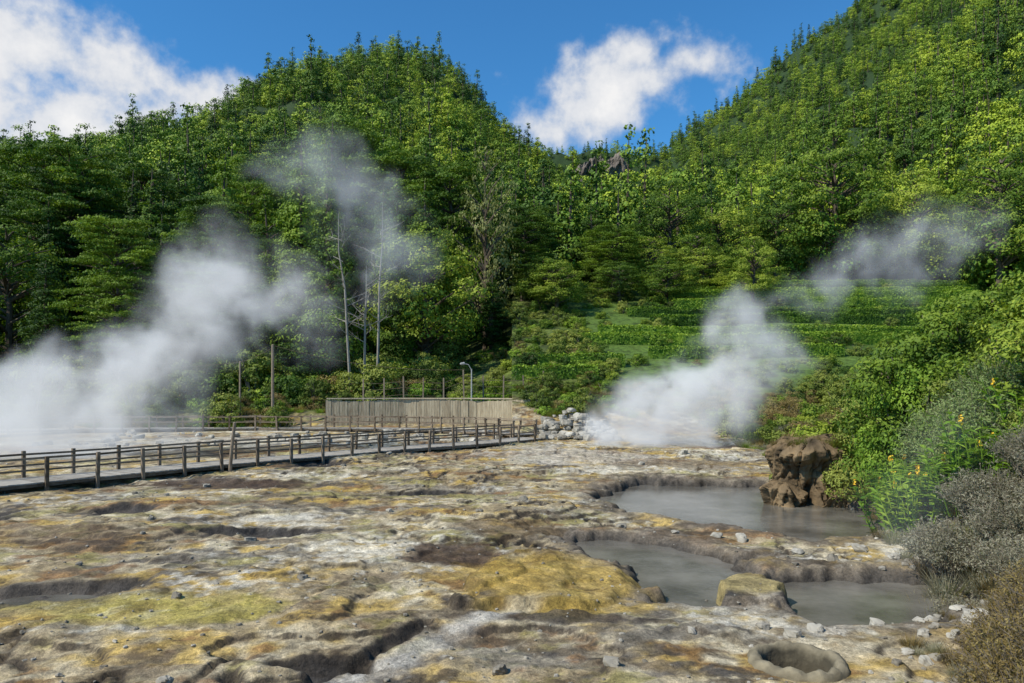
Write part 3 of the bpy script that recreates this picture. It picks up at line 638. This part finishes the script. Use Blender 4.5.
def mk_strand(seed,h,R,n,mat,leaf=14,wood=M_twig,L=.07):
    r=np.random.default_rng(seed); mb=MB(); 
    for i in range(n):
        a=r.uniform(0,6.28); q=R*math.sqrt(r.uniform()); bx,by=q*.4*math.cos(a),q*.4*math.sin(a); hh=h*r.uniform(.55,1)*(1-.35*(q/R)**2)
        tip=np.array([q*math.cos(a)+r.normal()*.1,q*math.sin(a)+r.normal()*.1,hh]); mid=np.array([bx+(tip[0]-bx)*.4,by+(tip[1]-by)*.4,hh*.55])
        mb.tube([(bx,by,-.1),mid,tip],[.012,.008,.003],4,0,.5)
        for sp in range(3):
            st=mid+(tip-mid)*r.uniform(0,.7); e=st+nrm(tip-mid+r.normal(size=3)*.25*h)*h*r.uniform(.15,.3); mb.tube([st,e],[.006,.002],3,0,.4)
            t=r.uniform(0,1,leaf)[:,None]; Pp=st+(e-st)*t+r.normal(size=(leaf,3))*L*.4; mb.quads(leafquads(Pp,r.normal(size=(leaf,3)),L,.3,.8,.4,r),1,np.clip(r.normal(.5,.2,leaf),0,1))
        t=r.uniform(.3,1,leaf*2)[:,None]; Pp=mid+(tip-mid)*t+r.normal(size=(leaf*2,3))*L*.5; mb.quads(leafquads(Pp,r.normal(size=(leaf*2,3)),L,.3,.8,.4,r),1,np.clip(r.normal(.45,.2,leaf*2),0,1))
    return mb.mesh('strand%d'%seed,[wood,mat])
HEA=mk_strand(81,1.4,1.1,230,M_gry,L=.07,leaf=9); HEB=mk_strand(82,1.0,.85,170,M_gry,L=.06,leaf=9); GRH=mk_strand(83,2.9,1.1,360,M_grn,L=.10,leaf=20); BRH=mk_strand(84,1.1,.7,330,M_brn,L=.045,leaf=12)
for x,y,s,rz,me in [(9.6,15.9,1.0,0,HEA),(8.9,14.3,.9,1,HEB),(10.6,15.0,1.1,2,HEA),(11.0,17.0,1.0,3,HEA),(9.6,13.7,1.1,4,HEB),(12.0,16.4,1.1,5,HEA),(9.2,13.0,.8,5.4,HEB),(10.6,13.6,1.,.5,HEA),(10.2,17.9,.8,.7,HEB),(11.6,14.9,1.1,.2,HEA)]: plant('heather_bush',me,x,y,s,rz)
plant('tree_heath',GRH,12.8,20.4,1.1); plant('tree_heath',GRH,13.8,20.9,1.05,2); plant('tree_heath',GRH,13.1,22.0,1.1,4)
for x,y,s,rz in [(6.1,8.6,1.1,0),(6.7,9.3,1.2,1),(5.8,7.9,1.1,2),(7.0,8.6,1.3,3),(7.4,10.2,1.2,4),(8.2,11.1,1.1,5),(5.5,7.4,1.,3.3),(6.8,10.0,.9,1.3)]: plant('dry_heath_shrub',BRH,x,y,s,rz)
# ginger lilies
def mk_ginger(seed,n=18,h=1.7):
    r=np.random.default_rng(seed); mb=MB()
    for i in range(n):
        a=r.uniform(0,6.28); q=.7*math.sqrt(r.uniform()); b=np.array([q*math.cos(a)*.6,q*math.sin(a)*.6,0]); tip=np.array([q*math.cos(a)*1.4,q*math.sin(a)*1.4,h*r.uniform(.6,1.05)])
        mb.tube([b,(b*1.1+tip)/2,tip],[.018,.014,.008],5,0,.5)
        ph=r.uniform(0,6.28)
        for k in range(12):
            t=.15+.85*k/12; p=b+(tip-b)*t; az=ph+(k%2)*math.pi+r.normal()*.3; d=np.array([math.cos(az),math.sin(az),.5]); d=nrm(d); s=np.cross(d,[0,0,1.]); s=nrm(s); L=.42*r.uniform(.8,1.2); w=.06
            p1=p+d*L*.5; p2=p+nrm(d*np.array([1,1,.1]))*L*.55+d*L*.4; ti=np.clip(r.normal(.5,.25),0,1)
            p1b=p1+np.array([0,0,-.02])
            mb.quads([[p,p+(p1-p)*.6+s*w,p1+s*w*.9,p1b],[p,p1b,p1-s*w*.9,p+(p1-p)*.6-s*w],[p1b,p1+s*w*.9,p1+(p2-p1)*.5+s*w*.6,p2],[p1b,p2,p1+(p2-p1)*.5-s*w*.6,p1-s*w*.9]],0,np.full(4,ti))
        if r.uniform()<.14:
            nf=22; d=nrm(r.normal(size=(nf,3))); c=tip+np.array([0,0,.1]); mb.quads(leafquads(c+d*np.array([.06,.06,.11])*r.uniform(.5,1,nf)[:,None],d,.06,.6,.5,.2,r),1,np.full(nf,.5))
    return mb.mesh('ginger%d'%seed,[M_gin,M_flow])
G=[mk_ginger(91),mk_ginger(92),mk_ginger(93)]
for i,(x,y) in enumerate([(10.7,19.6),(11.5,19.0),(11.4,20.6),(12.0,20.0),(11.2,18.4),(11.9,18.4),(11.8,21.6),(12.4,22.6),(12.6,19.0),(11.0,20.4),(14.3,19.6),(13.5,19.3),(14.8,20.3),(12.2,23.4),(12.1,21.0),(11.6,22.3),(12.0,22.9),(11.0,21.2)]): plant('ginger_lily',G[i%3],x,y,rng.uniform(.9,1.25),i)
# weeds on banks and field edge
TUF=bpy.data.collections.new('tuft_kinds')
for i,(m,h) in enumerate([(M_brn,.4),(M_shr,.35),(M_gry,.4),(M_hedge,.3)]):
    r=np.random.default_rng(100+i); mb=MB(); 
    n=220; a=r.uniform(0,6.28,n); q=.22*np.sqrt(r.uniform(size=n)); b=np.column_stack([q*np.cos(a),q*np.sin(a),0*q]); tip=b*2.3+np.column_stack([0*q,0*q,h*r.uniform(.3,1,n)])+r.normal(size=(n,3))*.04; s=np.column_stack([-np.sin(a),np.cos(a),0*a])*.005
    mid=(b*1.1+tip)/2+np.array([0,0,.04]); mb.quads(np.stack([b-s,b+s,mid+s,mid-s],1),0,r.uniform(.2,.8,n)); mb.quads(np.stack([mid-s,mid+s,tip+s*.2,tip-s*.2],1),0,r.uniform(.3,.9,n))
    nl=260; d=nrm(r.normal(size=(nl,3))); d[:,2]=abs(d[:,2]); mb.quads(leafquads(d*np.array([.3,.3,.3])*r.uniform(.3,1,nl)[:,None],d,.045,.4,.6,.2,r),0,r.uniform(.2,.8,nl))
    TUF.objects.link(bpy.data.objects.new('tuft_%d'%i,mb.mesh('tuft%d'%i,[m])))
P=[];S=[];I=[]
for _ in range(3000):
    y=rng.uniform(7,48); x=float(xb(y))+rng.uniform(.5,7) 
    if rng.uniform()<.04: x=float(xb(y))-rng.uniform(0,1.0)
    P.append((x,y,h1v(x,y)-.03)); S.append(rng.uniform(.5,1.4)*(.6 if y<14 else 1)); I.append(rng.choice([0,2]) if y<16 else rng.choice([0,1,2,3,0,2]))
for _ in range(900):
    x=rng.uniform(-50,14); y=rng.uniform(57,66)
    if -19<x<2 and y<64.2: continue
    if x<-19 and y<60: continue
    P.append((x,y,h1v(x,y)-.03)); S.append(rng.uniform(.8,2)); I.append(rng.choice([0,1,3,0]))
for _ in range(90):
    a=rng.uniform(0,6.28); q=rng.uniform(0,1.0); x=11.2+q*math.cos(a)*1.2+rng.choice([0,1.4]); P.append((x,28.1+q*.8*math.sin(a),1.68)); S.append(rng.uniform(.6,1.2)); I.append(rng.choice([0,1]))
scatter('weeds',TUF,P,np.array([(s,s,s) for s in S]),rng.uniform(0,6.28,len(P)),I)
# ---------------------------------------------------------------- steam
def steam(name,blobs,dens,res,nsc,glow=.32,ncut=.5,amp=3.0,rk=1.6,tint=(.95,.98,1.0)):
    B=np.array([tuple(b)+(1,)*(5-len(b)) for b in blobs],float); mn=(B[:,:3]-B[:,3:4]*rk*1.15).min(0); mx=(B[:,:3]+B[:,3:4]*rk*1.15).max(0)
    mn[2]=max(mn[2],-.4)
    m,nt,out=newmat(name+'_vapour')
    try: m.cycles.volume_step_rate=2.5
    except Exception: pass
    at=N(nt,'ShaderNodeAttribute',attribute_name='density'); dd=math_(nt,'MULTIPLY',at.outputs['Fac'],dens)
    v=N(nt,'ShaderNodeVolumeScatter'); v.inputs['Color'].default_value=(1,1,1,1); nt.links.new(dd,v.inputs['Density'])
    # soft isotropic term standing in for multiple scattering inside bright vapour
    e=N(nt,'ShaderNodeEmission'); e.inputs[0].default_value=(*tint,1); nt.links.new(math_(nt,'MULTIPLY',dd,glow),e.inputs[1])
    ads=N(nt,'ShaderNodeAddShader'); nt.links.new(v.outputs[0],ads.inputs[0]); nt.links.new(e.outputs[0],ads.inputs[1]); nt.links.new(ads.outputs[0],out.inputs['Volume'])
    ng=bpy.data.node_groups.new(name+'_nodes','GeometryNodeTree')
    ng.interface.new_socket('Geometry',in_out='INPUT',socket_type='NodeSocketGeometry'); ng.interface.new_socket('Geometry',in_out='OUTPUT',socket_type='NodeSocketGeometry')
    go=ng.nodes.new('NodeGroupOutput'); vc=ng.nodes.new('GeometryNodeVolumeCube'); po=ng.nodes.new('GeometryNodeInputPosition')
    wn=ng.nodes.new('ShaderNodeTexNoise'); wn.inputs['Scale'].default_value=nsc*.6; wn.inputs['Detail'].default_value=4; ng.links.new(po.outputs[0],wn.inputs['Vector'])
    sb=ng.nodes.new('ShaderNodeVectorMath'); sb.operation='SUBTRACT'; ng.links.new(wn.outputs['Color'],sb.inputs[0]); sb.inputs[1].default_value=(.5,.5,.5)
    ml=ng.nodes.new('ShaderNodeVectorMath'); ml.operation='SCALE'; ng.links.new(sb.outputs[0],ml.inputs[0]); ml.inputs['Scale'].default_value=float(B[:,3].mean())*3.2
    ad=ng.nodes.new('ShaderNodeVectorMath'); ad.operation='ADD'; ng.links.new(po.outputs[0],ad.inputs[0]); ng.links.new(ml.outputs[0],ad.inputs[1])
    cur=None
    for x,y_,z,r,k in B:
        d=ng.nodes.new('ShaderNodeVectorMath'); d.operation='DISTANCE'; ng.links.new(ad.outputs[0],d.inputs[0]); d.inputs[1].default_value=(x,y_,z)
        q=math_(ng,'MULTIPLY',math_(ng,'SUBTRACT',1.0,math_(ng,'DIVIDE',d.outputs['Value'],float(r)*rk)),float(k))
        cur=q if cur is None else math_(ng,'SMOOTH_MAX',cur,q,.3)
    no=ng.nodes.new('ShaderNodeTexNoise'); no.inputs['Scale'].default_value=nsc; no.inputs['Detail'].default_value=6; no.inputs['Roughness'].default_value=.62; ng.links.new(ad.outputs[0],no.inputs['Vector'])
    t=math_(ng,'ADD',cur,math_(ng,'MULTIPLY',math_(ng,'SUBTRACT',no.outputs[0],ncut),amp))
    c0=math_(ng,'MAXIMUM',cur,0.0)
    t=math_(ng,'MULTIPLY',math_(ng,'MAXIMUM',t,0.0),math_(ng,'MULTIPLY',c0,2.4))
    t=math_(ng,'MINIMUM',t,1.0)
    ng.links.new(t,vc.inputs['Density']); vc.inputs['Min'].default_value=tuple(mn); vc.inputs['Max'].default_value=tuple(mx)
    sz=mx-mn
    for a,s in zip('XYZ',sz): vc.inputs['Resolution '+a].default_value=max(8,int(s/res))
    sm=ng.nodes.new('GeometryNodeSetMaterial'); sm.inputs['Material'].default_value=m
    ng.links.new(vc.outputs[0],sm.inputs[0]); ng.links.new(sm.outputs[0],go.inputs[0])
    me=bpy.data.meshes.new(name); me.materials.append(m); o=bpy.data.objects.new(name,me); scene.collection.objects.link(o)
    md=o.modifiers.new('vapour','NODES'); md.node_group=ng
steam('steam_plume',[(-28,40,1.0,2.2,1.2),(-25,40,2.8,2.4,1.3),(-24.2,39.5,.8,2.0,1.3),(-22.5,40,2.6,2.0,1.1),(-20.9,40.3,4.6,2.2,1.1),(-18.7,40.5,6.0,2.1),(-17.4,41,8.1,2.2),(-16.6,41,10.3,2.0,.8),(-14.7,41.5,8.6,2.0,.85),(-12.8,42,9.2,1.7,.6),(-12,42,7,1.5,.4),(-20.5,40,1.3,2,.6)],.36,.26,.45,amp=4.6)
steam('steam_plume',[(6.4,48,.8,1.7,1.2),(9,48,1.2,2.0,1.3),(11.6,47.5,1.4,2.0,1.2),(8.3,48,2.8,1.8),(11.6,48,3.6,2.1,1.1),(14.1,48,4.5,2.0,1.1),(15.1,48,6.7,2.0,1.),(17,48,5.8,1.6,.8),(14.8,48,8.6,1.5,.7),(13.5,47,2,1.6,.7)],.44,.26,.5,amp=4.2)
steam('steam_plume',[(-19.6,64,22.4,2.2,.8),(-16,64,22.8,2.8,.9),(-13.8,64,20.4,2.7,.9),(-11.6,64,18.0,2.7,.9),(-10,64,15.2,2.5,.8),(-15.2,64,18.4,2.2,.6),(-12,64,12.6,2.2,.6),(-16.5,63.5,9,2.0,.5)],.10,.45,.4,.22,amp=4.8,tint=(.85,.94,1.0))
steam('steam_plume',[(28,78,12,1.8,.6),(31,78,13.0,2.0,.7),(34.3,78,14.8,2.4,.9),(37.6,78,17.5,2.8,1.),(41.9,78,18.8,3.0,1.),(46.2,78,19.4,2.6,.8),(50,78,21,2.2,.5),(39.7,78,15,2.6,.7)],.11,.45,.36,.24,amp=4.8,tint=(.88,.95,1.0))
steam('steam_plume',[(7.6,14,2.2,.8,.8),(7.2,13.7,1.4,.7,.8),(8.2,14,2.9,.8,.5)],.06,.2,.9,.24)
# ---------------------------------------------------------------- world
el=math.radians(47); az=math.radians(-120)
sd=Vector((math.sin(az)*math.cos(el),math.cos(az)*math.cos(el),math.sin(el)))
w=bpy.data.worlds.new('sky'); scene.world=w; w.use_nodes=True; nt=w.node_tree; nt.nodes.clear()
out=nt.nodes.new('ShaderNodeOutputWorld'); bg=nt.nodes.new('ShaderNodeBackground'); sk=nt.nodes.new('ShaderNodeTexSky'); sk.sky_type='NISHITA'; sk.sun_disc=False; sk.sun_elevation=el; sk.sun_rotation=az
sk.air_density=1.0; sk.dust_density=.3; sk.ozone_density=2.0
tc=nt.nodes.new('ShaderNodeTexCoord')
skc=mixc(nt,1.0,sk.outputs[0],(.36,.90,1.25),'MULTIPLY')
cur=None
CL=[(.14,.405,.11,.05),(.06,.345,.08,.04),(.225,.425,.09,.032),(.165,.44,.06,.035),(.10,.375,.09,.05),(-.64,.35,.22,.08),(-.50,.36,.16,.07),(-.39,.375,.09,.04),(-.68,.46,.09,.06),(-.36,.395,.06,.03),(-.56,.42,.11,.045),(.9,.5,.2,.08),(-1.1,.45,.25,.08),(1.6,.6,.3,.1)]
gen=tc.outputs['Generated']
wn=nt.nodes.new('ShaderNodeTexNoise'); wn.inputs['Scale'].default_value=9; wn.inputs['Detail'].default_value=4; nt.links.new(gen,wn.inputs['Vector'])
sb=nt.nodes.new('ShaderNodeVectorMath'); sb.operation='SUBTRACT'; nt.links.new(wn.outputs['Color'],sb.inputs[0]); sb.inputs[1].default_value=(.5,.5,.5)
sc=nt.nodes.new('ShaderNodeVectorMath'); sc.operation='SCALE'; nt.links.new(sb.outputs[0],sc.inputs[0]); sc.inputs['Scale'].default_value=.06
ad=nt.nodes.new('ShaderNodeVectorMath'); ad.operation='ADD'; nt.links.new(gen,ad.inputs[0]); nt.links.new(sc.outputs[0],ad.inputs[1])
for u,v,rx,rz in CL:
    c=Vector((u,1,v)).normalized()
    s=nt.nodes.new('ShaderNodeVectorMath'); s.operation='SUBTRACT'; nt.links.new(ad.outputs[0],s.inputs[0]); s.inputs[1].default_value=c
    m=nt.nodes.new('ShaderNodeVectorMath'); m.operation='MULTIPLY'; nt.links.new(s.outputs[0],m.inputs[0]); m.inputs[1].default_value=(1/rx,1/rx,1/rz)
    l=nt.nodes.new('ShaderNodeVectorMath'); l.operation='LENGTH'; nt.links.new(m.outputs[0],l.inputs[0])
    q=math_(nt,'SUBTRACT',1.15,l.outputs['Value']); cur=q if cur is None else math_(nt,'SMOOTH_MAX',cur,q,.2)
no=nt.nodes.new('ShaderNodeTexNoise'); no.inputs['Scale'].default_value=13; no.inputs['Detail'].default_value=9; no.inputs['Roughness'].default_value=.58; nt.links.new(gen,no.inputs['Vector'])
dn=math_(nt,'ADD',cur,math_(nt,'MULTIPLY',math_(nt,'SUBTRACT',no.outputs['Fac'],.52),3.2))
mr=nt.nodes.new('ShaderNodeMapRange'); mr.interpolation_type='SMOOTHSTEP'; nt.links.new(dn,mr.inputs[0]); mr.inputs[1].default_value=-.1; mr.inputs[2].default_value=.85
mr2=nt.nodes.new('ShaderNodeMapRange'); nt.links.new(math_(nt,'ADD',dn,math_(nt,'MULTIPLY',no.outputs['Fac'],1.0)),mr2.inputs[0]); mr2.inputs[1].default_value=.5; mr2.inputs[2].default_value=1.9
cc=mixc(nt,mr2.outputs[0],(4.2,4.6,5.3),(7.2,7.1,7.0))
fin=mixc(nt,math_(nt,'MULTIPLY',mr.outputs[0],.96),skc,cc)
nt.links.new(fin,bg.inputs[0]); bg.inputs[1].default_value=.13; nt.links.new(bg.outputs[0],out.inputs[0])
L=bpy.data.lights.new('sun','SUN'); L.energy=5.0; L.angle=math.radians(.5); L.color=(1,.93,.79)
lo=bpy.data.objects.new('sun',L); scene.collection.objects.link(lo); lo.rotation_euler=(-sd).to_track_quat('-Z','Y').to_euler(); lo.location=(0,0,300)
# ---------------------------------------------------------------- camera
cam=bpy.data.cameras.new('camera'); cam.lens=26; cam.sensor_width=36; cam.shift_y=.0425; cam.clip_end=6000; cam.clip_start=.1
co=bpy.data.objects.new('camera',cam); scene.collection.objects.link(co); co.location=(0,0,4); co.rotation_euler=(math.radians(90),0,0); scene.camera=co
print('verts',nx*ny,'front trees',front.sum())
